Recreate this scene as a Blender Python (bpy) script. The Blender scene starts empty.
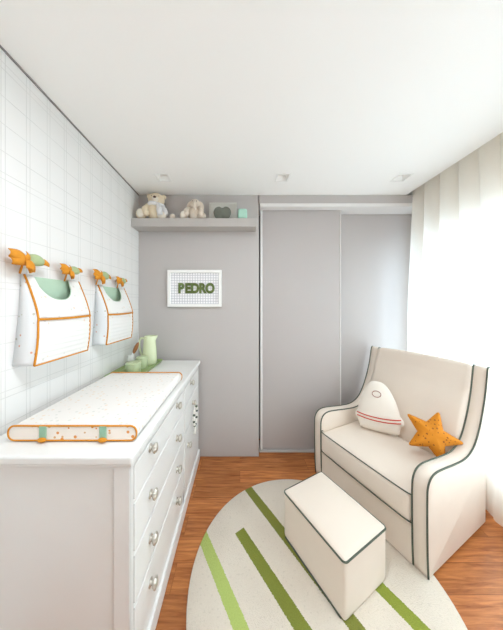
import bpy, bmesh, math, random
from mathutils import Vector, Matrix
random.seed(7)
PI = math.pi
scene = bpy.context.scene
COL = scene.collection

# ------------------------------------------------------------------ materials
def lin(c):
    return tuple(((v/255)/12.92 if v/255 <= .04045 else (((v/255)+.055)/1.055)**2.4) for v in c) + (1,)

class NT:
    """tiny node helper"""
    def __init__(s, m):
        m.use_nodes = True
        s.t = m.node_tree; s.t.nodes.clear()
        s.out = s.t.nodes.new('ShaderNodeOutputMaterial')
    def n(s, typ, **kw):
        nd = s.t.nodes.new(typ)
        ins = kw.pop('ins', {})
        for k, v in kw.items(): setattr(nd, k, v)
        for k, v in ins.items():
            if isinstance(v, bpy.types.NodeSocket): s.t.links.new(v, nd.inputs[k])
            else: nd.inputs[k].default_value = v
        return nd
    def math(s, op, a, b=None, c=None):
        ins = {0: a}
        if b is not None: ins[1] = b
        if c is not None: ins[2] = c
        return s.n('ShaderNodeMath', operation=op, ins=ins).outputs[0]
    def mix(s, f, a, b):
        nd = s.n('ShaderNodeMix', data_type='RGBA')
        for i, v in ((0, f), (6, a), (7, b)):
            if isinstance(v, bpy.types.NodeSocket): s.t.links.new(v, nd.inputs[i])
            else: nd.inputs[i].default_value = v
        return nd.outputs[2]
    def link(s, a, b): s.t.links.new(a, b)
    def surf(s, sh): s.t.links.new(sh.outputs[0], s.out.inputs[0])
    def coords(s): return s.n('ShaderNodeTexCoord').outputs['Object']
    def bsdf(s, col, rough=.6, metal=0, bump=None, **extra):
        ins = {'Roughness': rough, 'Metallic': metal}
        ins.update(extra)
        b = s.n('ShaderNodeBsdfPrincipled', ins=ins)
        if isinstance(col, bpy.types.NodeSocket): s.link(col, b.inputs['Base Color'])
        else: b.inputs['Base Color'].default_value = col
        if bump is not None: s.link(bump, b.inputs['Normal'])
        s.surf(b); return b
    def bump(s, h, strength=.2, dist=.002):
        return s.n('ShaderNodeBump', ins={'Strength': strength, 'Distance': dist, 'Height': h}).outputs[0]

def simple(name, rgb, rough=.6, metal=0, noise=0, bump=0, scale=60, **extra):
    m = bpy.data.materials.new(name); t = NT(m)
    c = lin(rgb); col = c; b = None
    nz = t.n('ShaderNodeTexNoise', ins={'Vector': t.coords(), 'Scale': scale, 'Detail': 3.0})
    if noise:
        d = tuple(v*(1-noise) for v in c[:3]) + (1,)
        col = t.mix(nz.outputs[0], d, c)
    if bump: b = t.bump(nz.outputs[0], bump, .003)
    t.bsdf(col, rough, metal, b, **extra)
    return m

def fabric(name, rgb, scale=420, bump=.25, noise=.10):
    m = bpy.data.materials.new(name); t = NT(m)
    co = t.coords()
    nz = t.n('ShaderNodeTexNoise', ins={'Vector': co, 'Scale': float(scale), 'Detail': 2.0})
    n2 = t.n('ShaderNodeTexNoise', ins={'Vector': co, 'Scale': 9.0, 'Detail': 2.0})
    c = lin(rgb); d = tuple(v*(1-noise) for v in c[:3]) + (1,)
    f = t.math('MULTIPLY', t.math('ADD', nz.outputs[0], n2.outputs[0]), .5)
    t.bsdf(t.mix(f, d, c), .9, 0, t.bump(nz.outputs[0], bump, .0015), **{'Sheen Weight': .15})
    return m

def dotted(name, base, dots, scale=34., thr=.17, keep=.55):
    """fabric printed with sparse little dots"""
    m = bpy.data.materials.new(name); t = NT(m)
    v = t.n('ShaderNodeTexVoronoi', ins={'Vector': t.coords(), 'Scale': scale, 'Randomness': .8})
    near = t.math('LESS_THAN', v.outputs['Distance'], thr)
    sep = t.n('ShaderNodeSeparateColor', ins={0: v.outputs['Color']})
    on = t.math('MULTIPLY', near, t.math('LESS_THAN', sep.outputs[0], keep))
    pick = t.math('GREATER_THAN', sep.outputs[1], .5)
    dc = t.mix(pick, lin(dots[0]), lin(dots[1]))
    nz = t.n('ShaderNodeTexNoise', ins={'Vector': t.coords(), 'Scale': 300.0})
    t.bsdf(t.mix(on, lin(base), dc), .85, 0, t.bump(nz.outputs[0], .15, .001))
    return m

M = {}
M['white_paint'] = simple('white_paint', (243, 243, 241), .45)
M['ceiling_paint'] = simple('ceiling_paint', (249, 249, 247), .9)
M['grey_panel'] = simple('grey_panel', (189, 184, 182), .55, noise=.02, scale=2)
M['door_grey'] = simple('door_grey', (184, 178, 176), .5, noise=.02, scale=2)
M['shelf_grey'] = simple('shelf_grey', (184, 179, 175), .6)
M['gap_shade'] = simple('gap_shade', (140, 137, 135), .8)  # grey puts the shade inside narrow gaps into the colour
M['alu_white'] = simple('alu_white', (232, 230, 228), .35, .0)
M['lacquer'] = simple('white_lacquer', (230, 230, 228), .3)
M['chrome'] = simple('brushed_metal', (205, 200, 190), .32, .7)
M['cream'] = fabric('cream_linen', (235, 222, 208))
M['piping'] = simple('dark_green_piping', (84, 92, 80), .8)
M['orange'] = simple('mustard_cotton', (216, 142, 34), .85, noise=.15, scale=90)
M['orange_star'] = dotted('mustard_felt', (206, 128, 20), ((138, 76, 14), (146, 84, 18)), 40., .27, .8)
M['green_cloth'] = simple('sage_cotton', (186, 212, 188), .9, noise=.06, scale=60)
M['leaf_green'] = simple('leaf_cotton', (172, 188, 142), .9, noise=.15)
M['strap_green'] = simple('mint_strap', (150, 190, 165), .9, noise=.08)
M['mat_fabric'] = dotted('dotted_quilt', (231, 228, 224), ((228, 212, 194), (214, 214, 209)), 42., .25, .65)
M['mat_front'] = dotted('dotted_front', (238, 229, 220), ((222, 150, 80), (214, 172, 128)), 44., .30, .7)
M['bag_fabric'] = dotted('dotted_white_cloth', (232, 231, 228), ((230, 208, 190), (214, 214, 208)), 36., .23, .5)
M['bag_side'] = dotted('dotted_grey_cloth', (228, 231, 233), ((222, 172, 146), (196, 196, 180)), 42., .22, .5)
M['rocket'] = fabric('white_felt', (238, 230, 219), 300, .2, .05)
M['red'] = simple('red_stitching', (205, 70, 50), .8)
M['grey_thread'] = simple('grey_thread', (160, 112, 98), .9)
M['plush_cream'] = simple('cream_plush', (244, 228, 200), 1., noise=.18, bump=.9, scale=130)
M['plush_beige'] = simple('beige_plush', (236, 223, 207), 1., noise=.2, bump=.9, scale=120)
M['plush_pale'] = simple('pale_plush', (240, 232, 218), 1., noise=.1, bump=.7, scale=130)
M['nose'] = simple('brown_nose', (82, 56, 44), .5)
M['scarf'] = simple('pale_grey_knit', (234, 234, 235), .95, noise=.12, bump=.5, scale=140)
M['apple'] = simple('slate_green_felt', (116, 120, 110), .9, noise=.12, scale=50)
M['frame_grey'] = simple('pale_grey_lacquer', (212, 211, 204), .5)
M['mint'] = simple('mint_ceramic', (172, 216, 198), .35)
M['cup_green'] = simple('sage_ceramic', (184, 198, 158), .3)
M['jug_green'] = simple('pale_green_enamel', (216, 225, 188), .25)
M['tray_green'] = simple('green_tray', (148, 168, 114), .4)
M['tumbler_white'] = simple('white_ceramic', (240, 240, 238), .3)
M['wood_brush'] = simple('brush_wood', (168, 112, 70), .5, noise=.25, scale=40)
M['bead_dark'] = simple('dark_green_bead', (88, 96, 84), .5)
M['bead_white'] = simple('white_bead', (238, 236, 230), .5)
M['letter'] = simple('olive_felt', (104, 120, 68), .9, noise=.22, scale=160)
M['reflector'] = simple('lamp_reflector', (245, 245, 243), .3)
M['lamp_off'] = simple('lamp_glass', (235, 233, 228), .3)

def mat_plaid_wall():
    m = bpy.data.materials.new('plaid_wallpaper'); t = NT(m)
    sx = t.n('ShaderNodeSeparateXYZ', ins={0: t.coords()})
    def lines(c, per, offs, w):
        acc = None
        for o in offs:
            f = t.math('FRACT', t.math('DIVIDE', t.math('ADD', c, o), per))
            d = t.math('ABSOLUTE', t.math('SUBTRACT', f, .5))
            l = t.math('LESS_THAN', d, w/per/2)
            acc = l if acc is None else t.math('MAXIMUM', acc, l)
        return acc
    v = lines(sx.outputs[1], .104, (.0, .016), .0032)
    h = lines(sx.outputs[2], .112, (.0,), .0036)
    h2 = lines(sx.outputs[2], .448, (.03,), .0032)
    mk = t.math('MAXIMUM', v, t.math('MAXIMUM', h, h2))
    nz = t.n('ShaderNodeTexNoise', ins={'Vector': t.coords(), 'Scale': 7.0})
    f = t.math('MULTIPLY', mk, t.math('MULTIPLY_ADD', nz.outputs[0], .8, .15))
    t.bsdf(t.mix(f, lin((229, 228, 226)), lin((198, 198, 195))), .75)
    return m
M['plaid_wall'] = mat_plaid_wall()

def mat_grid_paper():
    m = bpy.data.materials.new('checked_paper'); t = NT(m)
    sx = t.n('ShaderNodeSeparateXYZ', ins={0: t.coords()})
    acc = None
    for i in (0, 2):
        f = t.math('FRACT', t.math('DIVIDE', sx.outputs[i], .0245))
        l = t.math('LESS_THAN', f, .26)
        acc = l if acc is None else t.math('MAXIMUM', acc, l)
    t.bsdf(t.mix(t.math('MULTIPLY', acc, .9), lin((245, 245, 247)), lin((196, 196, 203))), .6)
    return m
M['grid_paper'] = mat_grid_paper()

def mat_floor():
    m = bpy.data.materials.new('plank_floor'); t = NT(m)
    co = t.coords()
    br = t.n('ShaderNodeTexBrick', offset=.37, offset_frequency=2, ins={'Vector': co, 'Scale': 1.0, 'Mortar Size': .0011, 'Mortar Smooth': .3,
             'Brick Width': .95, 'Row Height': .134, 'Bias': 0.0,
             'Color1': (0, 0, 0, 1), 'Color2': (1, 1, 1, 1), 'Mortar': (.5, .5, .5, 1)})
    st = t.n('ShaderNodeMapping', ins={0: co, 3: (2.0, 26.0, 1.0)})
    # shift grain per plank
    ad = t.n('ShaderNodeVectorMath', operation='MULTIPLY_ADD', ins={0: br.outputs['Color'], 1: (7., 13., 0.), 2: st.outputs[0]})
    g = t.n('ShaderNodeTexNoise', ins={'Vector': ad.outputs[0], 'Scale': 2.2, 'Detail': 5.0, 'Roughness': .6, 'Distortion': .6})
    ramp = t.n('ShaderNodeValToRGB', ins={0: g.outputs[0]})
    e = ramp.color_ramp.elements
    e[0].position = .3; e[0].color = lin((134, 72, 34))
    e[1].position = .72; e[1].color = lin((208, 138, 80))
    sep = t.n('ShaderNodeSeparateColor', ins={0: br.outputs['Color']})
    tint = t.mix(sep.outputs[0], (.80, .76, .72, 1), (1.12, 1.10, 1.06, 1))
    mul = t.n('ShaderNodeMix', data_type='RGBA', blend_type='MULTIPLY')
    mul.inputs[0].default_value = 1
    t.link(ramp.outputs[0], mul.inputs[6]); t.link(tint, mul.inputs[7])
    col = t.mix(br.outputs['Fac'], mul.outputs[2], lin((112, 60, 30)))
    t.bsdf(col, .30, 0, t.bump(g.outputs[0], .08, .001), **{'Specular IOR Level': .4})
    return m
M['floor'] = mat_floor()

def mat_rug():
    m = bpy.data.materials.new('striped_rug'); t = NT(m)
    co = t.coords()
    nz = t.n('ShaderNodeTexNoise', ins={'Vector': co, 'Scale': 160.0, 'Detail': 3.0})
    nb = t.n('ShaderNodeTexNoise', ins={'Vector': co, 'Scale': 5.0, 'Detail': 2.0})
    vo = t.n('ShaderNodeTexVoronoi', ins={'Vector': co, 'Scale': 210.0})
    f = t.math('MULTIPLY', t.math('ADD', nz.outputs[0], nb.outputs[0]), .5)
    col = t.mix(f, lin((204, 192, 176)), lin((232, 224, 211)))
    fl = t.n('ShaderNodeTexNoise', ins={'Vector': co, 'Scale': 70.0, 'Detail': 1.0})
    col = t.mix(t.math('MULTIPLY', t.math('GREATER_THAN', fl.outputs[0], .66), .16), col, lin((165, 154, 140)))
    cx, cy = RUG_C
    wob = t.math('MULTIPLY', t.math('SUBTRACT', nz.outputs[0], .5), .012)
    for (x0, y0, x1, y1, w, rgb) in RUG_STRIPES:
        p0 = Vector((x0-cx, y0-cy, 0)); d = Vector((x1-x0, y1-y0, 0)); L = d.length; d.normalize()
        q = Vector((-d.y, d.x, 0))
        rel = t.n('ShaderNodeVectorMath', operation='SUBTRACT', ins={0: co, 1: tuple(p0)}).outputs[0]
        a = t.n('ShaderNodeVectorMath', operation='DOT_PRODUCT', ins={0: rel, 1: tuple(d)}).outputs['Value']
        b = t.n('ShaderNodeVectorMath', operation='DOT_PRODUCT', ins={0: rel, 1: tuple(q)}).outputs['Value']
        mk = t.math('LESS_THAN', t.math('ADD', t.math('ABSOLUTE', b), wob), w/2)
        mk = t.math('MULTIPLY', mk, t.math('GREATER_THAN', a, 0.0))
        mk = t.math('MULTIPLY', mk, t.math('LESS_THAN', a, L))
        c = lin(rgb); dk = tuple(v*.72 for v in c[:3]) + (1,)
        col = t.mix(mk, col, t.mix(nz.outputs[0], dk, c))
    t.bsdf(col, 1., 0, t.bump(vo.outputs['Distance'], .5, .004))
    return m
RUG_C = (.385, 1.122)
RUG_STRIPES = [(-.254, 1.37, .11, .78, .062, (186, 204, 114)),
               (-.004, 1.365, .42, .74, .066, (134, 142, 58)),
               (.03, 1.73, .62, .79, .062, (132, 136, 58)),
               (.48, 1.44, .93, .76, .062, (146, 158, 60))]
M['rug'] = mat_rug()

def mat_sheer():
    m = bpy.data.materials.new('sheer_voile'); t = NT(m)
    tr = t.n('ShaderNodeBsdfTransparent')
    tl = t.n('ShaderNodeBsdfTranslucent', ins={0: lin((250, 248, 244))})
    df = t.n('ShaderNodeBsdfDiffuse', ins={0: lin((246, 234, 218))})
    a = t.n('ShaderNodeMixShader', ins={0: .45, 1: tl.outputs[0], 2: df.outputs[0]})
    b = t.n('ShaderNodeMixShader', ins={0: .16, 1: a.outputs[0], 2: tr.outputs[0]})
    t.surf(b); return m
M['sheer'] = mat_sheer()

def mat_glass():
    m = bpy.data.materials.new('clear_glass'); t = NT(m)
    tr = t.n('ShaderNodeBsdfTransparent', ins={0: (.97, .98, .98, 1)})
    gl = t.n('ShaderNodeBsdfGlossy', ins={1: .03})
    t.surf(t.n('ShaderNodeMixShader', ins={0: .05, 1: tr.outputs[0], 2: gl.outputs[0]})); return m
M['glass'] = mat_glass()

# ------------------------------------------------------------------ mesh helpers
def obj(name, bm, mat, parent=None, smooth=True, bevel=0, seg=3, solid=0):
    bmesh.ops.recalc_face_normals(bm, faces=bm.faces[:])
    me = bpy.data.meshes.new(name); bm.to_mesh(me); bm.free()
    for p in me.polygons: p.use_smooth = smooth
    me.materials.append(M[mat] if isinstance(mat, str) else mat)
    o = bpy.data.objects.new(name, me); COL.objects.link(o)
    if parent: o.parent = parent
    if solid:
        s = o.modifiers.new('solid', 'SOLIDIFY'); s.thickness = solid; s.offset = 0
    if bevel:
        b = o.modifiers.new('bevel', 'BEVEL'); b.width = bevel; b.segments = seg; b.limit_method = 'ANGLE'; b.angle_limit = math.radians(40)
        b.harden_normals = True
    return o

def tag(o, label, cat, group=None):
    o['label'] = label; o['category'] = cat
    if group: o['group'] = group
    return o

def thing(name, label, cat, loc=(0, 0, 0), rotz=0, group=None, rot=None):
    o = bpy.data.objects.new(name, None); COL.objects.link(o)
    o.location = loc; o.rotation_euler = rot if rot else (0, 0, rotz)
    o.empty_display_size = .05
    return tag(o, label, cat, group)

def struct(name, bm, mat, **k):
    o = obj(name, bm, mat, **k)
    if not o.parent: o['kind'] = 'structure'
    return o

def box(bm, x0, x1, y0, y1, z0, z1, mtx=None):
    vs = [bm.verts.new((x, y, z)) for x in (x0, x1) for y in (y0, y1) for z in (z0, z1)]
    for f in ((0, 1, 3, 2), (4, 6, 7, 5), (0, 4, 5, 1), (2, 3, 7, 6), (0, 2, 6, 4), (1, 5, 7, 3)):
        bm.faces.new([vs[i] for i in f])
    if mtx: bmesh.ops.transform(bm, matrix=mtx, verts=vs)
    return vs

def B(*a, mtx=None):
    bm = bmesh.new(); box(bm, *a, mtx=mtx); return bm

def loft(bm, loops, closed=True, cap=True):
    rows = [[bm.verts.new(p) for p in lp] for lp in loops]
    n = len(rows[0])
    for a, b in zip(rows, rows[1:]):
        for i in range(n if closed else n-1):
            j = (i+1) % n
            bm.faces.new((a[i], a[j], b[j], b[i]))
    if cap and closed:
        bm.faces.new(rows[0][::-1]); bm.faces.new(rows[-1])
    return rows

def tube(bm, pts, r, n=8, closed=False):
    pts = [Vector(p) for p in pts]; N = len(pts)
    rr = r if isinstance(r, (list, tuple)) else [r]*N
    up = None; loops = []
    for i, p in enumerate(pts):
        if closed: d = pts[(i+1) % N]-pts[i-1]
        else: d = pts[min(i+1, N-1)]-pts[max(i-1, 0)]
        d.normalize()
        if up is None:
            up = Vector((0, 0, 1)) if abs(d.z) < .9 else Vector((1, 0, 0))
        s = d.cross(up); s.normalize(); up = s.cross(d); up.normalize()
        loops.append([p + (s*math.cos(k*2*PI/n)+up*math.sin(k*2*PI/n))*rr[i] for k in range(n)])
    if closed:
        rows = loft(bm, loops, cap=False)
        a, b = rows[-1], rows[0]
        # best rotational match for the closing ring
        best = min(range(n), key=lambda s: sum((a[i].co-b[(i+s) % n].co).length for i in range(n)))
        for i in range(n):
            j = (i+1) % n
            bm.faces.new((a[i], a[j], b[(j+best) % n], b[(i+best) % n]))
    else:
        loft(bm, loops)

def lathe(bm, prof, n=24, mtx=None):
    """prof: (r, z) list"""
    loops = [[(max(r, 1e-4)*math.cos(k*2*PI/n), max(r, 1e-4)*math.sin(k*2*PI/n), z) for k in range(n)] for r, z in prof]
    rows = loft(bm, loops)
    if mtx: bmesh.ops.transform(bm, matrix=mtx, verts=[v for r in rows for v in r])

def ellipsoid(bm, c, r, rot=None, seg=20, rings=12):
    m = Matrix.Translation(c) @ (rot.to_4x4() if rot else Matrix.Identity(4)) @ Matrix.Diagonal((r[0], r[1], r[2], 1))
    bmesh.ops.create_uvsphere(bm, u_segments=seg, v_segments=rings, radius=1, matrix=m)

def spline(pts, k=6, closed=False):
    pts = [Vector(p) for p in pts]; n = len(pts); out = []
    for i in range(n if closed else n-1):
        if closed: p0, p1, p2, p3 = pts[i-1], pts[i], pts[(i+1) % n], pts[(i+2) % n]
        else: p0, p1, p2, p3 = pts[max(i-1, 0)], pts[i], pts[i+1], pts[min(i+2, n-1)]
        for j in range(k):
            t = j/k
            out.append(.5*((2*p1)+(p2-p0)*t+(2*p0-5*p1+4*p2-p3)*t*t+(3*p1-p0-3*p2+p3)*t**3))
    if not closed: out.append(pts[-1])
    return out

def cushion(h, r, top=0, bottom=0, front=0, n=13, c=(0, 0, 0)):
    """rounded, slightly puffed box; h = half sizes"""
    bm = bmesh.new()
    bmesh.ops.create_cube(bm, size=2)
    bmesh.ops.subdivide_edges(bm, edges=bm.edges[:], cuts=n, use_grid_fill=True)
    for v in bm.verts:
        p = [math.copysign(1-(1-abs(a))**1.6, a) for a in v.co]
        q = []; d = []
        for i in range(3):
            x = p[i]*h[i]; lim = h[i]-r
            cl = max(-lim, min(lim, x)); q.append(cl); d.append(x-cl)
        d = Vector(d)
        if d.length > 1e-9:
            if abs(d.length) > 0: d = d.normalized()*r*min(1, max(abs(a) for a in d)/r*1.0) if False else d.normalized()*r
        z = Vector(q)+d
        if not any(abs(abs(p[i])-1) < 1e-6 for i in range(3)): pass
        w = (1-p[0]**2)*(1-p[1]**2)
        if p[2] > .9: z.z += top*w
        if p[2] < -.9: z.z -= bottom*w
        if p[1] < -.9: z.y -= front*(1-p[0]**2)*(1-p[2]**2)
        v.co = z+Vector(c)
    return bm

def rrect(x0, x1, y0, y1, r, k=6):
    pts = []
    for cx, cy, a0 in ((x1-r, y1-r, 0), (x0+r, y1-r, PI/2), (x0+r, y0+r, PI), (x1-r, y0+r, 1.5*PI)):
        for i in range(k+1):
            a = a0+PI/2*i/k
            pts.append((cx+r*math.cos(a), cy+r*math.sin(a)))
    return pts

class Puff:
    """stuffed flat shape from a star-shaped 2D outline (x, z), thickness along y (front = -y)"""
    def __init__(s, outline, T, c=(0, 0)):
        s.o = [Vector(p) for p in outline]; s.T = T; s.c = Vector(c)
    def h(s, rho): return s.T/2*max(0., 1-rho**2.4)**.6
    def mesh(s, K=9):
        bm = bmesh.new(); n = len(s.o)
        edge = [bm.verts.new((p.x, 0, p.y)) for p in s.o]
        for sg in (-1, 1):
            prev = edge
            for k in range(1, K):
                rho = math.cos(PI/2*k/K)
                ring = []
                for p in s.o:
                    q = s.c+(p-s.c)*rho
                    ring.append(bm.verts.new((q.x, sg*s.h(rho), q.y)))
                for i in range(n):
                    j = (i+1) % n
                    bm.faces.new((prev[i], prev[j], ring[j], ring[i]))
                prev = ring
            cv = bm.verts.new((s.c.x, sg*s.h(0), s.c.y))
            for i in range(n): bm.faces.new((prev[i], prev[(i+1) % n], cv))
        return bm
    def at(s, x, z):
        """front surface point at (x, z)"""
        d = Vector((x, z))-s.c; a = math.atan2(d.y, d.x); best = None
        n = len(s.o)
        for i in range(n):
            p = s.o[i]-s.c; q = s.o[(i+1) % n]-s.c
            den = d.x*(q.y-p.y)-d.y*(q.x-p.x)
            if abs(den) < 1e-12: continue
            t = (p.x*(q.y-p.y)-p.y*(q.x-p.x))/den
            u = (p.x*d.y-p.y*d.x)/den
            if t > 0 and -1e-6 <= u <= 1+1e-6: best = t if best is None else max(best, t)
        rho = 1/best if best else 1
        return Vector((x, -s.h(min(rho, 1))-.001, z))

# ------------------------------------------------------------------ room shell
XL, XR = -.965, 1.80           # wall planes
XC = 1.585                     # ceiling edge before the curtain recess
YN, YB = -1.7, 2.045           # near wall, panelled wall
YW = 2.34                      # wall behind the wardrobe
H = 2.487

struct('floor', B(XL-.1, XR+.12, YN-.1, YW+.1, -.1, 0), 'floor', smooth=False)
struct('wall_left', B(XL-.1, XL, YN-.1, YW+.1, 0, H+.25), 'plaid_wall', smooth=False)
struct('wall_near', B(XL, XR, YN-.1, YN, 0, H+.25), 'white_paint', smooth=False)
struct('wall_back', B(XL, XR+.12, YW, YW+.1, 0, H+.25), 'white_paint', smooth=False)

LAMPS = [(-.632, 1.765), (.348, 1.765), (1.325, 1.765)]
def ceiling_mesh():
    bm = bmesh.new(); hs = .05
    xs = sorted({XL, XC} | {x+s*hs for x, _ in LAMPS for s in (-1, 1)})
    ys = sorted({YN, YW} | {1.765-hs, 1.765+hs})
    vv = {(x, y): bm.verts.new((x, y, H)) for x in xs for y in ys}
    for i in range(len(xs)-1):
        for j in range(len(ys)-1):
            mx, my = (xs[i]+xs[i+1])/2, (ys[j]+ys[j+1])/2
            if any(abs(mx-x) < hs and abs(my-y) < hs for x, y in LAMPS): continue
            bm.faces.new((vv[xs[i], ys[j]], vv[xs[i], ys[j+1]], vv[xs[i+1], ys[j+1]], vv[xs[i+1], ys[j]]))
    # lip down into the curtain recess and the slab above
    a = [bm.verts.new(p) for p in ((XC, YN, H), (XC, YW, H), (XC, YW, H+.16), (XC, YN, H+.16))]
    bm.faces.new(a)
    box(bm, XL, XR+.12, YN, YW, H+.16, H+.25)
    return bm
struct('ceiling', ceiling_mesh(), 'ceiling_paint', smooth=False)
struct('trim_1', B(XL, XL+.007, YN, YB, H-.007, H-.0005), 'gap_shade', smooth=False)  # dark strip painted in for the shadow gap under the ceiling

# window wall: pier, sill wall and head around one wide opening
WY0, WY1, WZ0, WZ1 = -.75, 2.03, .30, 2.06
bm = bmesh.new()
box(bm, XR, XR+.12, YN, YW, 0, WZ0)
box(bm, XR, XR+.12, YN, YW, WZ1, H+.25)
box(bm, XR, XR+.12, YN, WY0, WZ0, WZ1)
box(bm, XR, XR+.12, WY1, YW, WZ0, WZ1)
struct('wall_right', bm, 'white_paint', smooth=False)
bm = bmesh.new()
for y in (WY0, .18, 1.10, WY1-.04):
    box(bm, XR+.03, XR+.08, y, y+.04, WZ0, WZ1)
box(bm, XR+.03, XR+.08, WY0, WY1, WZ0, WZ0+.04)
box(bm, XR+.03, XR+.08, WY0, WY1, WZ1-.04, WZ1)
win = struct('window_1', bm, 'alu_white', smooth=False)
obj('glass_pane', B(XR+.053, XR+.057, WY0+.04, WY1-.04, WZ0+.04, WZ1-.04), 'glass', win, smooth=False)

# grey panelling left of the wardrobe
struct('trim_2', B(XL, .180, YB, YB+.035, 0, H), 'grey_panel', smooth=False)

# ------------------------------------------------------------------ wardrobe
wd = thing('wardrobe', 'built-in grey wardrobe with two tall sliding doors behind the armchair', 'wardrobe', (.9, 2.2, 0))
def wl(x0, x1, y0, y1, z0, z1): return B(x0-.9, x1-.9, y0-2.2, y1-2.2, z0, z1)
obj('header', wl(.172, 1.79, YB, 2.33, 2.410, 2.486), 'grey_panel', wd, smooth=False)
obj('top_track', wl(.19, 1.79, 2.047, 2.27, 2.378, 2.410), 'alu_white', wd, smooth=False, bevel=.003)
obj('bottom_track', wl(.19, 1.79, 2.098, 2.27, 0, .012), 'door_grey', wd, smooth=False, bevel=.002)
obj('back_panel', wl(.172, 1.79, 2.315, 2.335, 0, 2.41), 'gap_shade', wd, smooth=False)
obj('side_panel', wl(.13, .170, 2.082, 2.315, 0, 2.41), 'gap_shade', wd, smooth=False)
d1 = obj('sliding_door', wl(.222, .990, 2.128, 2.152, .016, 2.376), 'door_grey', wd, smooth=False)
obj('edge_handle', wl(.200, .2215, 2.118, 2.152, .016, 2.376), 'alu_white', d1, smooth=False, bevel=.003)
obj('edge_strip', wl(.9905, .999, 2.122, 2.152, .016, 2.376), 'alu_white', d1, smooth=False, bevel=.002)
d2 = obj('sliding_door', wl(.94, 1.785, 2.226, 2.250, .016, 2.376), 'door_grey', wd, smooth=False)

# ------------------------------------------------------------------ recessed ceiling lamps
lamp_lab = ['square recessed ceiling light above the teddy bear on the shelf',
            'square recessed ceiling light above the wide left wardrobe door',
            'square recessed ceiling light nearest the curtain']
def down_light(i, x, y):
    t = thing('ceiling_light', lamp_lab[i], 'ceiling light', (x, y, H), 0, 'recessed ceiling lights')
    bm = bmesh.new(); a, b = .058, .046
    for (x0, x1, y0, y1) in ((-a, a, -a, -b), (-a, a, b, a), (-a, -b, -b, b), (b, a, -b, b)):
        box(bm, x0, x1, y0, y1, -.003, .004)
    obj('trim_frame', bm, 'white_paint', t, smooth=False)
    bm = bmesh.new()
    lo = [(-.049, -.049, .002), (.049, -.049, .002), (.049, .049, .002), (-.049, .049, .002)]
    hi = [(-.030, -.034, .034), (.030, -.034, .034), (.030, .026, .034), (-.030, .026, .034)]
    loft(bm, [lo, hi], cap=False)
    obj('reflector', bm, 'reflector', t, smooth=False)
    obj('lamp_glass', B(-.032, .032, -.036, .028, .033, .038), 'lamp_off', t, smooth=False)
for i, (x, y) in enumerate(LAMPS): down_light(i, x, y)

# ------------------------------------------------------------------ wall shelf and what stands on it
ST = 2.210
tag(obj('wall_shelf', B(XL+.001, .146, 1.902, YB-.001, 2.136, ST), 'shelf_grey', smooth=False, bevel=.002),
    'thick grey floating shelf under the ceiling carrying the soft toys', 'shelf')

def E3(rx=0, ry=0, rz=0):
    from mathutils import Euler
    return Euler((rx, ry, rz)).to_matrix()

# teddy bear: local frame faces -y
bear = thing('teddy_bear', 'cream teddy bear with pale grey scarf sitting on the shelf', 'teddy bear', (-.778, 1.968, ST), .15)
bear.scale = (1.06, 1.06, 1.06)
bm = bmesh.new(); ellipsoid(bm, (0, 0, .075), (.066, .055, .076)); obj('body', bm, 'plush_cream', bear)
bm = bmesh.new(); ellipsoid(bm, (.012, -.004, .178), (.069, .053, .057)); hd = obj('head', bm, 'plush_cream', bear)
for s in (-1, 1):
    bm = bmesh.new(); ellipsoid(bm, (.012+s*.060, .006, .212), (.021, .013, .021)); obj('ear', bm, 'plush_cream', hd)
    bm = bmesh.new(); ellipsoid(bm, (.012+s*.028, -.046, .193), (.0055, .004, .0055)); obj('eye', bm, 'nose', hd)
bm = bmesh.new(); ellipsoid(bm, (.012, -.048, .166), (.028, .020, .022)); obj('muzzle', bm, 'plush_pale', hd)
bm = bmesh.new(); ellipsoid(bm, (.012, -.066, .177), (.013, .006, .010)); obj('nose', bm, 'nose', hd)
bm = bmesh.new(); tube(bm, [(-.05, -.005, .125), (-.075, -.03, .085), (-.06, -.05, .045), (-.045, -.052, .032)], [.024, .026, .025, .018], 12); obj('arm', bm, 'plush_cream', bear)
bm = bmesh.new(); tube(bm, [(.05, -.005, .125), (.08, -.02, .09), (.095, -.035, .055), (.10, -.04, .038)], [.022, .024, .023, .016], 12); obj('arm', bm, 'scarf', bear)
bm = bmesh.new(); ellipsoid(bm, (-.108, -.012, .048), (.044, .032, .047)); l = obj('leg', bm, 'plush_cream', bear)
bm = bmesh.new(); ellipsoid(bm, (-.108, -.040, .048), (.032, .008, .036)); obj('paw_pad', bm, 'plush_pale', l)
bm = bmesh.new(); ellipsoid(bm, (.062, -.035, .036), (.040, .030, .036)); obj('leg', bm, 'plush_pale', bear)
bm = bmesh.new()
tube(bm, [(.012+.058*math.cos(a), -.004+.05*math.sin(a), .130+.006*math.sin(a*2)) for a in [i*2*PI/20 for i in range(20)]], .016, 8, True)
tube(bm, [(.03, -.052, .128), (.045, -.058, .10), (.05, -.064, .06), (.056, -.068, .03)], [.014, .02, .024, .022], 8)
obj('scarf', bm, 'scarf', bear)

ball = bmesh.new(); ellipsoid(ball, (0, 0, .025), (.026, .026, .025))
o = tag(obj('plush_ball', ball, 'plush_beige'), 'small beige ball lying just right of the teddy bear', 'ball'); o.location = (-.606, 1.935, ST)

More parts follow.
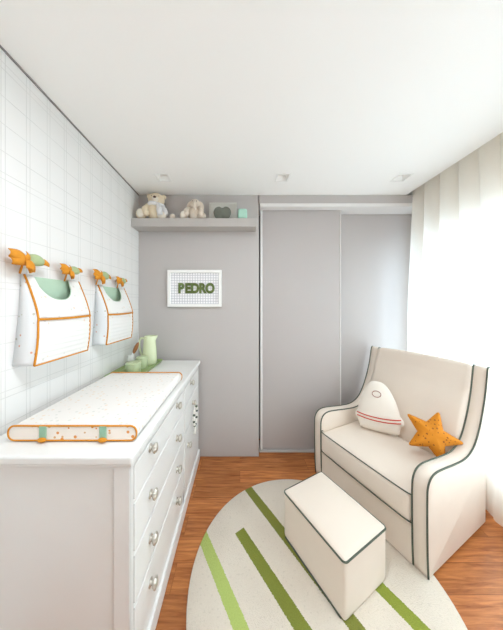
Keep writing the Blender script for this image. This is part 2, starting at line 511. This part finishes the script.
el = thing('plush_elephant', 'beige plush elephant with floppy ears on the shelf beside the dark apple', 'soft toy', (-.418, 1.972, ST), .05)
bm = bmesh.new(); ellipsoid(bm, (0, .005, .065), (.060, .048, .066)); obj('body', bm, 'plush_beige', el)
bm = bmesh.new(); ellipsoid(bm, (.008, -.008, .152), (.046, .042, .044)); hd = obj('head', bm, 'plush_beige', el)
for s in (-1, 1):
    bm = bmesh.new(); ellipsoid(bm, (.008+s*.050, .004, .142), (.027, .012, .043), E3(0, s*-.35, 0)); obj('ear', bm, 'plush_beige', hd)
    bm = bmesh.new(); ellipsoid(bm, (.008+s*.018, -.046, .163), (.004, .004, .005)); obj('eye', bm, 'nose', hd)
bm = bmesh.new(); tube(bm, [(.008, -.044, .150), (.010, -.062, .128), (.012, -.066, .100), (.016, -.074, .080), (.020, -.084, .076)], [.020, .017, .014, .012, .010], 12); obj('trunk', bm, 'plush_beige', hd)
for s in (-1, 1):
    bm = bmesh.new(); tube(bm, [(s*.045, -.01, .110), (s*.068, -.03, .08), (s*.062, -.05, .045), (s*.052, -.055, .03)], [.02, .024, .024, .016], 12); obj('arm', bm, 'plush_beige', el)
bm = bmesh.new(); ellipsoid(bm, (-.090, -.028, .040), (.034, .030, .040)); l = obj('leg', bm, 'plush_beige', el)
bm = bmesh.new(); ellipsoid(bm, (-.090, -.054, .040), (.024, .007, .029)); obj('paw_pad', bm, 'plush_pale', l)
bm = bmesh.new(); ellipsoid(bm, (.075, -.028, .034), (.036, .030, .034)); obj('leg', bm, 'plush_beige', el)

# pale box frame with the dark apple in front, mint block
fr = thing('display_frame', 'pale grey square display frame behind the dark apple on the shelf', 'frame', (-.158, 2.010, ST))
bm = bmesh.new()
for a in ((-.128, .128, -.012, .012, 0, .012), (-.128, .128, -.012, .012, .172, .184), (-.128, -.116, -.012, .012, .012, .172), (.116, .128, -.012, .012, .012, .172)): box(bm, *a)
obj('border', bm, 'frame_grey', fr, smooth=False, bevel=.002)
obj('backing', B(-.116, .116, 0, .006, .012, .172), 'frame_grey', fr, smooth=False)
ap = thing('felt_apple', 'dark slate green apple ornament standing in front of pale frame', 'ornament', (-.160, 1.945, ST))
ol = spline([(0, .094, 0), (.030, .104, 0), (.062, .092, 0), (.076, .060, 0), (.062, .020, 0), (.030, .001, 0), (0, .006, 0), (-.030, .001, 0), (-.062, .020, 0), (-.076, .060, 0), (-.062, .092, 0), (-.030, .104, 0)], 5, True)
obj('fruit', Puff([(p.x*1.04, p.y*1.16) for p in ol], .05, (0, .060)).mesh(), 'apple', ap)
mb = thing('mint_block', 'small mint green rounded block at the right end of the shelf', 'ornament', (.022, 1.95, ST))
bm = cushion((.042, .036, .048), .020, c=(0, 0, .048)); obj('block', bm, 'mint', mb)

# ------------------------------------------------------------------ name picture
pf = thing('name_picture', 'white framed checked picture with olive felt lettering on the grey wall', 'picture', (-.427, YB-.001, 1.424))
bm = bmesh.new(); w2, h0, h1, t = .253, .0, .346, .026
for a in ((-w2, w2, -.034, 0, h0, h0+t), (-w2, w2, -.034, 0, h1-t, h1), (-w2, -w2+t, -.034, 0, h0+t, h1-t), (w2-t, w2, -.034, 0, h0+t, h1-t)): box(bm, *a)
obj('frame', bm, 'white_paint', pf, smooth=False, bevel=.002)
obj('checked_paper', B(-w2+t, w2-t, -.012, -.001, h0+t, h1-t), 'grid_paper', pf, smooth=False)
def letter(ch, x, z, size):
    c = bpy.data.curves.new('letter', 'FONT'); c.body = ch; c.size = size; c.extrude = .003; c.offset = .0058; c.align_x = 'CENTER'
    c.bevel_depth = .001; c.bevel_resolution = 1
    tmp = bpy.data.objects.new('letter', c); me = bpy.data.meshes.new_from_object(tmp)
    bpy.data.objects.remove(tmp); bpy.data.curves.remove(c)
    me.materials.clear(); me.materials.append(M['letter'])
    o = bpy.data.objects.new('letter', me); COL.objects.link(o); o.parent = pf
    o.rotation_euler = (PI/2, 0, 0); o.location = (x, -.017, z); o.scale = (.84, 1, 1)
for ch, x in zip('PEDRO', (-.132, -.064, .006, .080, .156)): letter(ch, x*.95-.004, .133, .124)

# ------------------------------------------------------------------ dresser
DX, DY0, DY1, DZ = -.371, .739, 2.018, .924
dr = thing('dresser', 'long white chest of drawers under the hanging cloth pockets', 'dresser', (-.665, 1.38, 0))
ox, oy = -.665, 1.38
def dl(x0, x1, y0, y1, z0, z1): return B(x0-ox, x1-ox, y0-oy, y1-oy, z0, z1)
bm = dl(XL+.004, DX, DY0, DY1, .892, DZ); obj('top', bm, 'lacquer', dr, smooth=True, bevel=.009, seg=4)
obj('moulding', dl(XL+.004, DX-.007, DY0+.008, DY1-.008, .880, .892), 'lacquer', dr, bevel=.004)
FX = DX-.016               # face of the carcass frame
bm = bmesh.new()
def add(x0, x1, y0, y1, z0, z1): box(bm, x0-ox, x1-ox, y0-oy, y1-oy, z0, z1)
add(XL+.004, FX-.02, DY0+.022, DY1-.016, .09, .88)          # carcass
for y0, y1 in ((DY0+.016, DY0+.042), (1.462, 1.486), (DY1-.05, DY1-.016)): add(FX-.02, FX, y0, y1, .09, .88)
for z in (.867, .729, .539, .349, .166): add(FX-.02, FX, DY0+.042, 1.462, z-.006, z+.006)
add(FX-.02, FX, DY0+.042, DY1-.05, .09, .166)
for z in (.867, .729, .539): add(FX-.02, FX, 1.486, DY1-.05, z-.006, z+.006)
# near end: frame of stiles and rails round a recessed panel
for x0, x1, z0, z1 in ((XL+.004, XL+.06, .09, .88), (FX-.055, FX, .09, .88)):
    add(x0, x1, DY0+.014, DY0+.022, z0, z1)
add(XL+.06, FX-.055, DY0+.014, DY0+.022, .09, .16)
obj('carcass', bm, 'lacquer', dr, smooth=False, bevel=.0015)
obj('plinth', dl(XL+.004, FX+.012, DY0+.004, DY1-.004, 0, .092), 'lacquer', dr, bevel=.006)

def knob(par, x, y, z):
    bm = bmesh.new(); m = Matrix.Translation((x-ox, y-oy, z)) @ Matrix.Rotation(PI/2, 4, 'Y')
    lathe(bm, [(0, 0), (.017, 0), (.017, .003), (.010, .004), (.009, .010), (.014, .013), (.0195, .017), (.0205, .022), (.018, .027), (.010, .031), (0, .032)], 32, m)
    for v in bm.verts:                      # fluted rim
        q = m.inverted() @ v.co
        if q.z > .017:
            k = 1+.10*math.cos(8*math.atan2(q.y, q.x))*min(1, math.hypot(q.x, q.y)/.012); q.x *= k; q.y *= k; v.co = m @ q
    obj('knob', bm, 'chrome', par)
rows = [(.735, .861), (.545, .723), (.355, .533), (.172, .343)]
kz = [.847, .627, .437, .248]
for (z0, z1), z in zip(rows, kz):
    d = obj('drawer', dl(FX-.018, FX+.004, DY0+.045, 1.459, z0+.002, z1-.002), 'lacquer', dr, smooth=False, bevel=.003)
    if z0 > .7: z = .824
    for y in (.918, 1.300): knob(d, FX+.004, y, z+.012)
for (z0, z1), z, y in zip(rows[:2], (.842, .655), (1.665, 1.735)):
    d = obj('drawer', dl(FX-.018, FX+.004, 1.489, DY1-.053, z0+.002, z1-.002), 'lacquer', dr, smooth=False, bevel=.003)
    knob(d, FX+.004, y, z)
d = obj('door', dl(FX-.018, FX+.004, 1.489, DY1-.053, .174, .531), 'lacquer', dr, smooth=False, bevel=.003)
knob(d, FX+.004, 1.575, .42)

# bead garland hanging from the knob of the far column
gl = thing('bead_garland', 'dark and white bead garland hanging from a far drawer knob', 'garland', (FX+.018, 1.735, .655))
path = spline([(-.008, .000, .0115), (.006, .022, -.024), (.010, .052, -.075), (.010, .042, -.14), (.010, -.012, -.18), (.010, -.052, -.14), (.010, -.054, -.075), (.006, -.022, -.024)], 4, True)
for i, p in enumerate(path):
    if p.z > -.036: continue
    bm = bmesh.new(); ellipsoid(bm, p, (.010, .010, .010), seg=10, rings=7)
    obj('bead', bm, 'bead_dark' if i % 3 == 0 else 'bead_white', gl)
bm = bmesh.new(); tube(bm, path, .002, 6, True)
tube(bm, [(.010, -.012, -.182), (.010, -.018, -.205), (.010, -.026, -.235)], [.006, .009, .012], 8)
obj('cord', bm, 'bead_white', gl)

# ------------------------------------------------------------------ changing mat
mat = thing('changing_mat', 'dotted white changing mat with mustard piping lying on the dresser', 'changing mat', (-.640, .822, DZ+.0032))
mw, mh, ml = .245, .056, .640
prof = rrect(-mw, mw, 0.001, mh, .024, 6)
loops = []
for i in range(17):
    t = i/16; e = .012*(1-min(1, min(t, 1-t)/.03))
    loops.append([(x*(1-e*.3), t*ml, z+(.006*(1-(x/mw)**2)*math.sin(PI*t)**.5 if z > .03 else 0)) for x, z in prof])
bm = bmesh.new(); loft(bm, loops); obj('quilt', bm, 'mat_fabric', mat)
bm = bmesh.new(); loft(bm, [[(x*.985, -.0015, z*.97+.001) for x, z in prof], [(x*.985, .004, z*.97+.001) for x, z in prof]]); obj('end_panel', bm, 'mat_front', mat, smooth=False)
for y in (-.001, ml-.001):
    bm = bmesh.new(); tube(bm, [(x, y, z+.0015) for x, z in prof], .0034, 8, True); obj('piping', bm, 'orange', mat)
for x in (-.111, .118):
    bm = bmesh.new()
    box(bm, x-.013, x+.013, -.0055, -.0015, .004, mh+.001)
    s = obj('strap', bm, 'strap_green', mat, smooth=False, bevel=.001)
    bm = bmesh.new(); ellipsoid(bm, (x+.002, -.010, .0085), (.017, .008, .0085)); obj('toggle', bm, 'orange', s)

# ------------------------------------------------------------------ tray and toiletries
tr = thing('tray', 'long green tray with raised rim at the back of the dresser', 'tray', (-.826, 1.728, DZ))
bm = bmesh.new(); tw, tl = .112, .232
A = rrect(-tw, tw, -tl, tl, .02); Bq = rrect(-tw-.016, tw+.016, -tl-.014, tl+.014, .03)
C_ = rrect(-tw-.012, tw+.012, -tl-.010, tl+.010, .028); D_ = rrect(-tw+.004, tw-.004, -tl+.004, tl-.004, .018)
loft(bm, [[(x, y, 0) for x, y in A], [(x, y, .022) for x, y in Bq], [(x, y, .022) for x, y in C_], [(x, y, .005) for x, y in D_]])
obj('tray_body', bm, 'tray_green', tr, smooth=False)
TZ = DZ+.0055
def cup(lab, x, y, r, h):
    t = thing('lidded_jar', lab, 'jar', (x, y, TZ), 0, 'green jars on the tray')
    bm = bmesh.new(); lathe(bm, [(0, 0), (r*.93, 0), (r*.97, .004), (r, h*.5), (r, h*.80), (r*.97, h*.82), (0, h*.82)], 28); obj('jar', bm, 'cup_green', t)
    bm = bmesh.new(); lathe(bm, [(0, h*.825), (r*1.03, h*.825), (r*1.04, h*.84), (r*1.04, h*.95), (r*.98, h), (r*.5, h*1.01), (0, h*1.01)], 28); obj('lid', bm, 'cup_green', t)
cup('pale green lidded jar at the front of the tray', -.806, 1.625, .052, .082)
cup('pale green lidded jar just in front of the jug', -.800, 1.755, .044, .092)
jg = thing('jug', 'tall pale green jug with spout and handle on the tray', 'jug', (-.790, 1.882, TZ))
bm = bmesh.new(); lathe(bm, [(0, 0), (.058, 0), (.061, .006), (.060, .06), (.056, .13), (.050, .20), (.047, .238), (.045, .242), (.042, .238), (.044, .2), (.04, .03), (0, .02)], 32)
for v in bm.verts:                                # pinch out a spout towards +x at the rim
    if v.co.z > .205 and v.co.x > 0:
        a = abs(math.atan2(v.co.y, v.co.x)); k = max(0, 1-a/.6)*(v.co.z-.205)/.037
        v.co.x += .026*k; v.co.z += .004*k
obj('body', bm, 'jug_green', jg)
bm = bmesh.new(); tube(bm, spline([(-.046, 0, .215), (-.074, 0, .222), (-.090, 0, .19), (-.088, 0, .13), (-.074, 0, .085), (-.055, 0, .07)], 5), .008, 10); obj('handle', bm, 'jug_green', jg)
tb = bmesh.new(); lathe(tb, [(0, 0), (.022, 0), (.024, .004), (.0245, .09), (.0235, .093), (.021, .09), (.021, .012), (0, .012)], 24)
o = tag(obj('tumbler', tb, 'tumbler_white'), 'small white tumbler holding the wooden brush on the tray', 'tumbler'); o.location = (-.906, 1.79, TZ)
hb = thing('hair_brush', 'wooden baby brush standing tilted in the white tumbler', 'brush', (-.906, 1.79, TZ+.012), 0, None, (0, .14, 0))
bm = bmesh.new(); tube(bm, [(-.008, 0, .006), (-.005, 0, .06), (.003, 0, .105)], [.004, .005, .007], 10); obj('handle', bm, 'tumbler_white', hb)
bm = bmesh.new(); ellipsoid(bm, (.018, 0, .145), (.016, .011, .054), E3(0, .30, 0)); obj('head', bm, 'wood_brush', hb)
bm = bmesh.new(); ellipsoid(bm, (.018, .010, .145), (.011, .009, .042), E3(0, .30, 0)); obj('bristles', bm, 'bead_white', hb)['kind'] = 'stuff'

# ------------------------------------------------------------------ hanging cloth pockets
def petal(bm, base, d, L, W, nrm, cup=.25, tipw=.15):
    d = Vector(d).normalized(); nrm = Vector(nrm); nrm = (nrm-d*nrm.dot(d)).normalized(); s = d.cross(nrm)
    rows = []
    for i in range(8):
        t = i/7; w = W*(tipw+(1-tipw)*math.sin(PI*min(1, .12+t*.80))**.8)*.5
        rows.append([Vector(base)+d*L*t+nrm*(L*.22*math.sin(PI*t)+cup*w*(1-abs(k)**2))+s*w*k for k in (-1, -.5, 0, .5, 1)])
    loft(bm, rows, closed=False)
def bow(par, y, z, sc, flip):
    """fabric bow: mustard loops, one sage leaf, tied at a knot (local x = out of the wall)"""
    k = bmesh.new(); ellipsoid(k, (.030, y, z), (.014*sc, .015*sc, .016*sc)); kn = obj('bow_knot', k, 'orange', par)
    dirs = [(.25, -1, .28), (.3, -1, -.15), (.8, -.3, -.7), (.4, .3, -.8), (.6, -.4, .6)]
    for j, (a, b, c) in enumerate(dirs):
        bm = bmesh.new(); petal(bm, (.030, y, z), (a, b, c), (.066, .062, .056, .048, .036)[j]*sc, .040*sc, (1, .15, .25), .5, .5)
        obj('ribbon_loop', bm, 'orange', kn, solid=.0025)
    bm = bmesh.new(); petal(bm, (.028, y+.004, z+.002), (.35, .95, .12), .062*sc, .044*sc, (1, -.2, .2), .6, .3); obj('leaf', bm, 'leaf_green', kn, solid=.003)
    bm = bmesh.new(); petal(bm, (.036, y+.036*sc, z+.008), (.25, .95, -.12 if flip else .1), .052*sc, .026*sc, (1, 0, .3), .4, .5); obj('ribbon_tail', bm, 'orange', kn, solid=.0025)
    bm = bmesh.new(); tube(bm, [(.004, y, z+.004), (.016, y, z+.003), (.030, y, z)], .005, 8); obj('hook', bm, 'chrome', kn)
    bm = bmesh.new(); tube(bm, [(.030, y, z-.004), (.026, y+.001, z-.025), (.016, y+.002, z-.054)], .004, 8); obj('tie', bm, 'orange', kn)

def pocket_bag(lab, y0, width, zb):
    t = thing('cloth_organizer', lab, 'wall pocket', (XL, y0, zb), 0, 'cloth pockets hanging on the plaid wall')
    Wd, Ht, Zm = width, .394, .196
    def o_(z):
        if z <= Zm: return .092+.006*math.sin(PI*z/Zm)
        k = (z-Zm)/(Ht-Zm); return .094-.080*(k**1.25)
    def inset(z):  # the bag narrows a little towards the top on its near edge
        return .0
    # back with sage lining
    obj('lining', B(.002, .006, .004, Wd-.004, 0, Ht-.004), 'green_cloth', t, smooth=False)
    # front upper panel with the scooped opening
    n = 40; bm = bmesh.new(); cols = []
    a0, a1 = .13, .75
    for i in range(n+1):
        s = i/n; top = Ht
        if a0 < s < a1:
            q = (s-(a0+a1)/2)/((a1-a0)/2); top = Ht-.030-.080*(1-abs(q)**2.6)**.75
            if s < a0+.02 or s > a1-.02: pass
        cols.append([(o_(Zm+(top-Zm)*j/12)+.004*math.sin(s*PI), s*Wd, Zm+(top-Zm)*j/12) for j in range(13)])
    loft(bm, cols, closed=False); obj('front_panel', bm, 'bag_fabric', t, solid=.003)
    # scoop hem in sage
    hem = [Vector(c[-1]) for i, c in enumerate(cols) if a0 <= i/n <= a1]
    bm = bmesh.new(); tube(bm, hem, .0022, 6); obj('scoop_hem', bm, 'green_cloth', t)
    # lower pocket, faintly pleated
    bm = bmesh.new(); cols = []
    for i in range(n+1):
        s = i/n; cols.append([(o_(Zm*j/24)+.008*math.sin(PI*s)*math.sin(PI*j/24)+.0018*math.sin(j*2.1), s*Wd, Zm*j/24) for j in range(25)])
    loft(bm, cols, closed=False); obj('pocket', bm, 'bag_fabric', t, solid=.003)
    for y in (0, Wd):
        bm = bmesh.new(); zs = [Ht*j/24 for j in range(25)]
        f = [bm.verts.new((o_(z), y, z)) for z in zs]; b = [bm.verts.new((.001, y+(.006*math.sin(PI*z/Ht) if y == 0 else 0), z)) for z in zs]
        mid = [bm.verts.new((o_(z)*.5, y-(.010 if y == 0 else -.010)*math.sin(PI*z/Ht), z)) for z in zs]
        for j in range(24):
            bm.faces.new((f[j], f[j+1], mid[j+1], mid[j])); bm.faces.new((mid[j], mid[j+1], b[j+1], b[j]))
        obj('side_panel', bm, 'bag_side', t, solid=.003)
    obj('base_panel', B(.002, .092, .002, Wd-.002, -.002, .001), 'bag_side', t, smooth=False)
    for y, r in ((0, .0042), (Wd, .0034)):
        bm = bmesh.new(); tube(bm, [(o_(z)+.002, y, z) for z in [Ht*j/30 for j in range(31)]], r, 6); obj('piping', bm, 'orange', t)
    bm = bmesh.new(); tube(bm, [(o_(Zm)+.004+.006*math.sin(PI*i/20), Wd*i/20, Zm-.003*math.sin(PI*i/20)) for i in range(21)], .0058, 6); obj('pocket_hem', bm, 'orange', t)
    bm = bmesh.new(); tube(bm, [(o_(0)+.003, Wd*i/20, 0) for i in range(21)], .0036, 6); obj('piping', bm, 'orange', t)
    for ch_ in t.children:
        for v in ch_.data.vertices: v.co.y += .036*max(0, v.co.z)/Ht
    bow(t, .014, Ht+.054, 1.2, True); bow(t, Wd-.068, Ht+.046, 1.0, False)
pocket_bag('dotted cloth wall pocket nearest the camera, hung by mustard bows', .910, .318, 1.187)
pocket_bag('dotted cloth wall pocket nearer the grey wall, above the tray', 1.400, .322, 1.184)

# ------------------------------------------------------------------ rug
bm = bmesh.new(); R = .646
loops = []
for r, z in ((R-.004, 0), (R, .004), (R, .008), (R-.004, .012), (R*.66, .0125), (R*.33, .0125), (.02, .0125)):
    loops.append([(r*math.cos(a), r*math.sin(a), z) for a in [i*2*PI/128 for i in range(128)]])
loft(bm, loops)
rg = tag(obj('round_rug', bm, 'rug'), 'round beige rug with slanted green stripes on the wooden floor', 'rug'); rg.location = (RUG_C[0], RUG_C[1], 0)

# ------------------------------------------------------------------ armchair  (local: x across, +y back)
W = .80; T = .075
A_ = math.radians(25)
d = Vector((math.cos(A_), math.sin(A_), 0)); nn = Vector((-d.y, d.x, 0))
Rc = Vector((.975, 1.115, 0)); O = Rc+nn*W/2
ch = thing('armchair', 'cream nursing armchair with dark green piping in front of the curtain', 'armchair', (O.x, O.y, .0135), A_-PI/2)
out = [(0.012, 0, 0), (0.004, .12, 0), (0, .30, 0), (0, .42, 0), (.006, .478, 0), (.034, .516, 0), (.085, .530, 0), (.17, .524, 0), (.29, .510, 0), (.40, .502, 0), (.475, .512, 0), (.545, .548, 0), (.60, .62, 0), (.645, .72, 0), (.680, .84, 0), (.703, .94, 0), (.716, 1.0, 0)]
lean = lambda y, z: y+.032*max(0, min(1, (z-.5)/.35))
out = [(lean(y, z), z, 0) for y, z, _ in out]
top_line = [(p.x, p.y) for p in spline(out, 4)]
back_line = [(.730, 1.014), (.752, 1.006), (.758, .985), (.742, .80), (.72, .40), (.705, 0)]
back_line = [(lean(y, z), z) for y, z in back_line]
side = top_line+back_line
def inset_loop(loop, k):
    n = len(loop); res = []
    for i in range(n):
        a = Vector(loop[i-1]); b = Vector(loop[i]); c = Vector(loop[(i+1) % n])
        e = (c-a)
        if e.length < 1e-9: res.append(b); continue
        e.normalize(); nr = Vector((-e.y, e.x))
        res.append(b-nr*(-k) if False else b+nr*k*SGN)
    return res
area = sum(side[i][0]*side[(i+1) % len(side)][1]-side[(i+1) % len(side)][0]*side[i][1] for i in range(len(side)))
SGN = 1 if area > 0 else -1
for sx in (-1, 1):
    xo = sx*W/2; xi = sx*(W/2-T)
    bm = bmesh.new()
    i1 = inset_loop(side, .008)
    loft(bm, [[(xo-sx*.0, p.x, p.y) for p in i1], [(xo-sx*.005, *q) for q in side], [(xi+sx*.005, *q) for q in side], [(xi, p.x, p.y) for p in i1]])
    sd = obj('side', bm, 'cream', ch)
    for x in (xo-sx*.003, xi+sx*.003):
        bm = bmesh.new(); tube(bm, [(x, a, b) for a, b in top_line]+[(x, a, b) for a, b in back_line[:2]], .0046, 8); obj('piping', bm, 'piping', sd)
xi = W/2-T
# backrest pad: lofted across with rounded sides
bp = spline([(.520, .34, 0), (.534, .50, 0), (.588, .68, 0), (.648, .85, 0), (.690, .955, 0), (.706, .998, 0), (.722, 1.014, 0), (.738, 1.010, 0), (.748, .985, 0), (.728, .80, 0), (.705, .40, 0), (.69, .25, 0), (.56, .25, 0)], 4, True)
bp = [(lean(p.x, p.y), p.y) for p in bp]
cx_, cz_ = .665, .66
loops = []
for i in range(25):
    u = -1+2*i/24
    x = u*(xi-.001); edge = max(0, (abs(u)-.90)/.10); ins = .008*(1-math.sqrt(max(0, 1-edge**2)))
    bul = .008*(1-u*u)
    loops.append([(x, a+(ins if a < cx_ else -ins)-(bul if a < .66 and b > .4 else 0), b-(ins if b > .9 else 0)+(.012*(1-u*u) if b > .95 else 0)) for a, b in bp])
bm = bmesh.new(); loft(bm, loops); obj('backrest', bm, 'cream', ch)
obj('outside_back', B(-xi+.001, xi-.001, .69, .704, .004, .6), 'cream', ch, smooth=False, bevel=.003)
# seat cushion
sc = cushion((xi-.001, .262, .083), .028, top=.020, front=.008, c=(0, .250, .306)); so = obj('seat_cushion', sc, 'cream', ch)
for z, y in ((.389, -.010), (.235, -.010)):
    bm = bmesh.new(); tube(bm, spline([(-xi+.004, .018, z), (-xi+.012, y+.003, z), (-.15, y-.004, z), (.15, y-.004, z), (xi-.012, y+.003, z), (xi-.004, .018, z)], 5), .0036, 8); obj('piping', bm, 'piping', so)
obj('base', B(-xi+.001, xi-.001, .004, .69, .0, .220), 'cream', ch, bevel=.006)

# ------------------------------------------------------------------ rocket and star cushions
half = [(.0, .385), (.036, .379), (.068, .355), (.098, .305), (.122, .250), (.139, .190), (.147, .145), (.158, .126), (.168, .106), (.164, .080), (.148, .066), (.138, .03), (.126, .006), (.06, .0)]
ol = [(x, z) for x, z in half]+[(0, -.002)]+[(-x, z) for x, z in half[::-1][:-1]]
ol = [(p.x, p.y) for p in spline([(x, z, 0) for x, z in ol], 4, True)]
chm = ch.matrix_basis
def in_chair(x, y, z): return Matrix.Translation((O.x, O.y, .0135)) @ Matrix.Rotation(A_-PI/2, 4, 'Z') @ Vector((x, y, z))
p = in_chair(-.090, .378, .420)
rk = thing('rocket_cushion', 'white rocket shaped cushion with red stripes on the armchair seat', 'cushion', p, 0, None, (math.radians(-16), math.radians(-4), math.radians(-38)))
rk.scale = (.98, .98, .98)
pu = Puff(ol, .115, (0, .15)); obj('cushion_body', pu.mesh(), 'rocket', rk)
for z0, zz in ((.118, .0), (.094, .0)):
    bm = bmesh.new(); pts = []
    for i in range(25):
        u = -1+2*i/24; x = .152*u
        pts.append(pu.at(x, z0-.014*(1-u*u)))
    tube(bm, pts, .0042, 6); obj('red_stripe', bm, 'red', rk)
bm = bmesh.new(); tube(bm, [pu.at(.031*math.cos(a), .285+.024*math.sin(a)) for a in [i*2*PI/24 for i in range(24)]], .003, 6, True); obj('porthole_stitching', bm, 'grey_thread', rk)
bm = bmesh.new(); tube(bm, [(x, 0, z) for x, z in ol], .0025, 6, True); obj('seam', bm, 'rocket', rk)

st = []
for i in range(10):
    a = PI/2+i*PI/5; r = .196 if i % 2 == 0 else .096
    if i % 2 == 0:
        for da, rr in ((-.10, .170), (-.045, .190), (0, .197), (.045, .190), (.10, .170)): st.append((rr*math.cos(a+da), rr*math.sin(a+da)))
    else: st.append((r*math.cos(a), r*math.sin(a)))
p = in_chair(.238, .415, .560)
sr = thing('star_cushion', 'mustard star cushion leaning in the corner of the armchair', 'cushion', p, 0, None, (math.radians(-30), math.radians(22), math.radians(-30)))
sr.scale = (.81, .81, .81)
ps = Puff(st, .10); obj('cushion_body', ps.mesh(), 'orange_star', sr)
bm = bmesh.new(); tube(bm, [(x, 0, z) for x, z in st], .0032, 6, True); obj('seam', bm, 'orange', sr)

# ------------------------------------------------------------------ ottoman
OA = math.radians(28)
L2, S2, OH = .212, .166, .282
ot = thing('ottoman', 'cream box footstool with dark green piping standing on the rug', 'footstool', (.517, 1.228, .0130), OA)
# local: x = short side, y = long side
bm = cushion((S2, L2, OH/2), .016, top=.024, c=(0, 0, OH/2)); obj('body', bm, 'cream', ot)
for z in (OH-.010,):
    bm = bmesh.new(); tube(bm, [(x, y, z) for x, y in rrect(-S2-.0005, S2+.0005, -L2-.0005, L2+.0005, .018, 5)], .0042, 8, True); obj('piping', bm, 'piping', ot)

bm = bmesh.new(); tube(bm, [(-S2-.001, y, .006) for y in (-L2+.02, -.1, 0, .1, L2-.02)], .0036, 8); obj('piping', bm, 'piping', ot)

# ------------------------------------------------------------------ curtain
def curtain():
    bm = bmesh.new(); cols = []
    y0, y1 = -.95, 2.035; n = 520
    for i in range(n+1):
        s = i/n; y = y0+(y1-y0)*s
        ph = y*2*PI/.118
        col = []
        for j in range(15):
            k = j/14; z = 2.60-(2.60-.012)*k
            amp = .022+.008*k
            q = math.sin(ph/2*.86+.25*math.sin(y*9+k*1.2))
            f = (1-2*abs(q)**.55)*(.75+.25*(1-k))+.22*k*math.sin(ph*1.3+1.3)
            push = .06*math.exp(-((y-1.47)/.20)**2)*min(1, k*1.6)
            far = max(0, min(1, (y-1.70)/.30)); x = 1.650+push-.055*far*far*min(1, k*2.2)+amp*f*(1-.35*push/.06)+.010*math.sin(y*7+k*3)*k
            col.append((x, y+.010*math.cos(ph)*k, z))
        cols.append(col)
    loft(bm, cols, closed=False)
    return bm
tag(obj('sheer_curtain', curtain(), 'sheer'), 'floor length sheer white curtain in front of the bright window', 'curtain')

FILL_W = 20
# ------------------------------------------------------------------ light
w = bpy.data.worlds.new('sky'); scene.world = w; w.use_nodes = True
w.node_tree.nodes['Background'].inputs[0].default_value = (.73, .885, 1, 1)
w.node_tree.nodes['Background'].inputs[1].default_value = 4.0
def area(name, loc, rot, sx, sy, e, col=(1, 1, 1)):
    l = bpy.data.lights.new(name, 'AREA'); l.shape = 'RECTANGLE'; l.size = sx; l.size_y = sy; l.energy = e; l.color = col
    o = bpy.data.objects.new(name, l); COL.objects.link(o); o.location = loc; o.rotation_euler = rot
    return o
area('daylight', (XR+.30, (WY0+WY1)/2, (WZ0+WZ1)/2), (0, PI/2, 0), WZ1-WZ0, WY1-WY0, 62, (.73, .885, 1))

# added fill lamp, out of view, to brighten chair and footstool fronts
cl = thing('fill_lamp', 'added round white fill lamp on the ceiling, out of view', 'fill lamp', (.10, .42, H))
bm = bmesh.new(); lathe(bm, [(0, 0), (.23, 0), (.235, -.01), (.235, -.045), (.225, -.05), (.215, -.045), (0, -.045)], 40); obj('fill_lamp_body', bm, 'white_paint', cl)
md = bpy.data.materials.new('fill_diffuser'); t = NT(md); t.surf(t.n('ShaderNodeEmission', ins={0: (.90, .95, 1, 1), 1: 4.0}))
bm = bmesh.new(); lathe(bm, [(0, -.046), (.212, -.046), (.20, -.062), (.12, -.070), (0, -.072)], 40); obj('diffuser', bm, md, cl)
ll = bpy.data.lights.new('fill_light', 'AREA'); ll.shape = 'DISK'; ll.size = .42; ll.energy = FILL_W; ll.color = (.90, .95, 1)
lo = bpy.data.objects.new('fill_light', ll); COL.objects.link(lo); lo.location = (.10, .42, H-.076)

# ------------------------------------------------------------------ camera
cam = bpy.data.cameras.new('camera'); cam.sensor_fit = 'HORIZONTAL'; cam.sensor_width = 36
cam.lens = 215/503*36; cam.shift_x = 11.5/503; cam.shift_y = -11/503
cam.clip_start = .02
co = bpy.data.objects.new('camera', cam); COL.objects.link(co); co.location = (0, 0, 1.45); co.rotation_euler = (PI/2, 0, 0)
scene.camera = co
scene.view_settings.view_transform = 'Standard'; scene.view_settings.look = 'None'
scene.view_settings.gamma = 1; scene.view_settings.use_curve_mapping = False
scene.view_settings.exposure = -.13
scene.cycles.use_denoising = True
scene.cycles.max_bounces = 12; scene.cycles.diffuse_bounces = 8; scene.cycles.transparent_max_bounces = 16
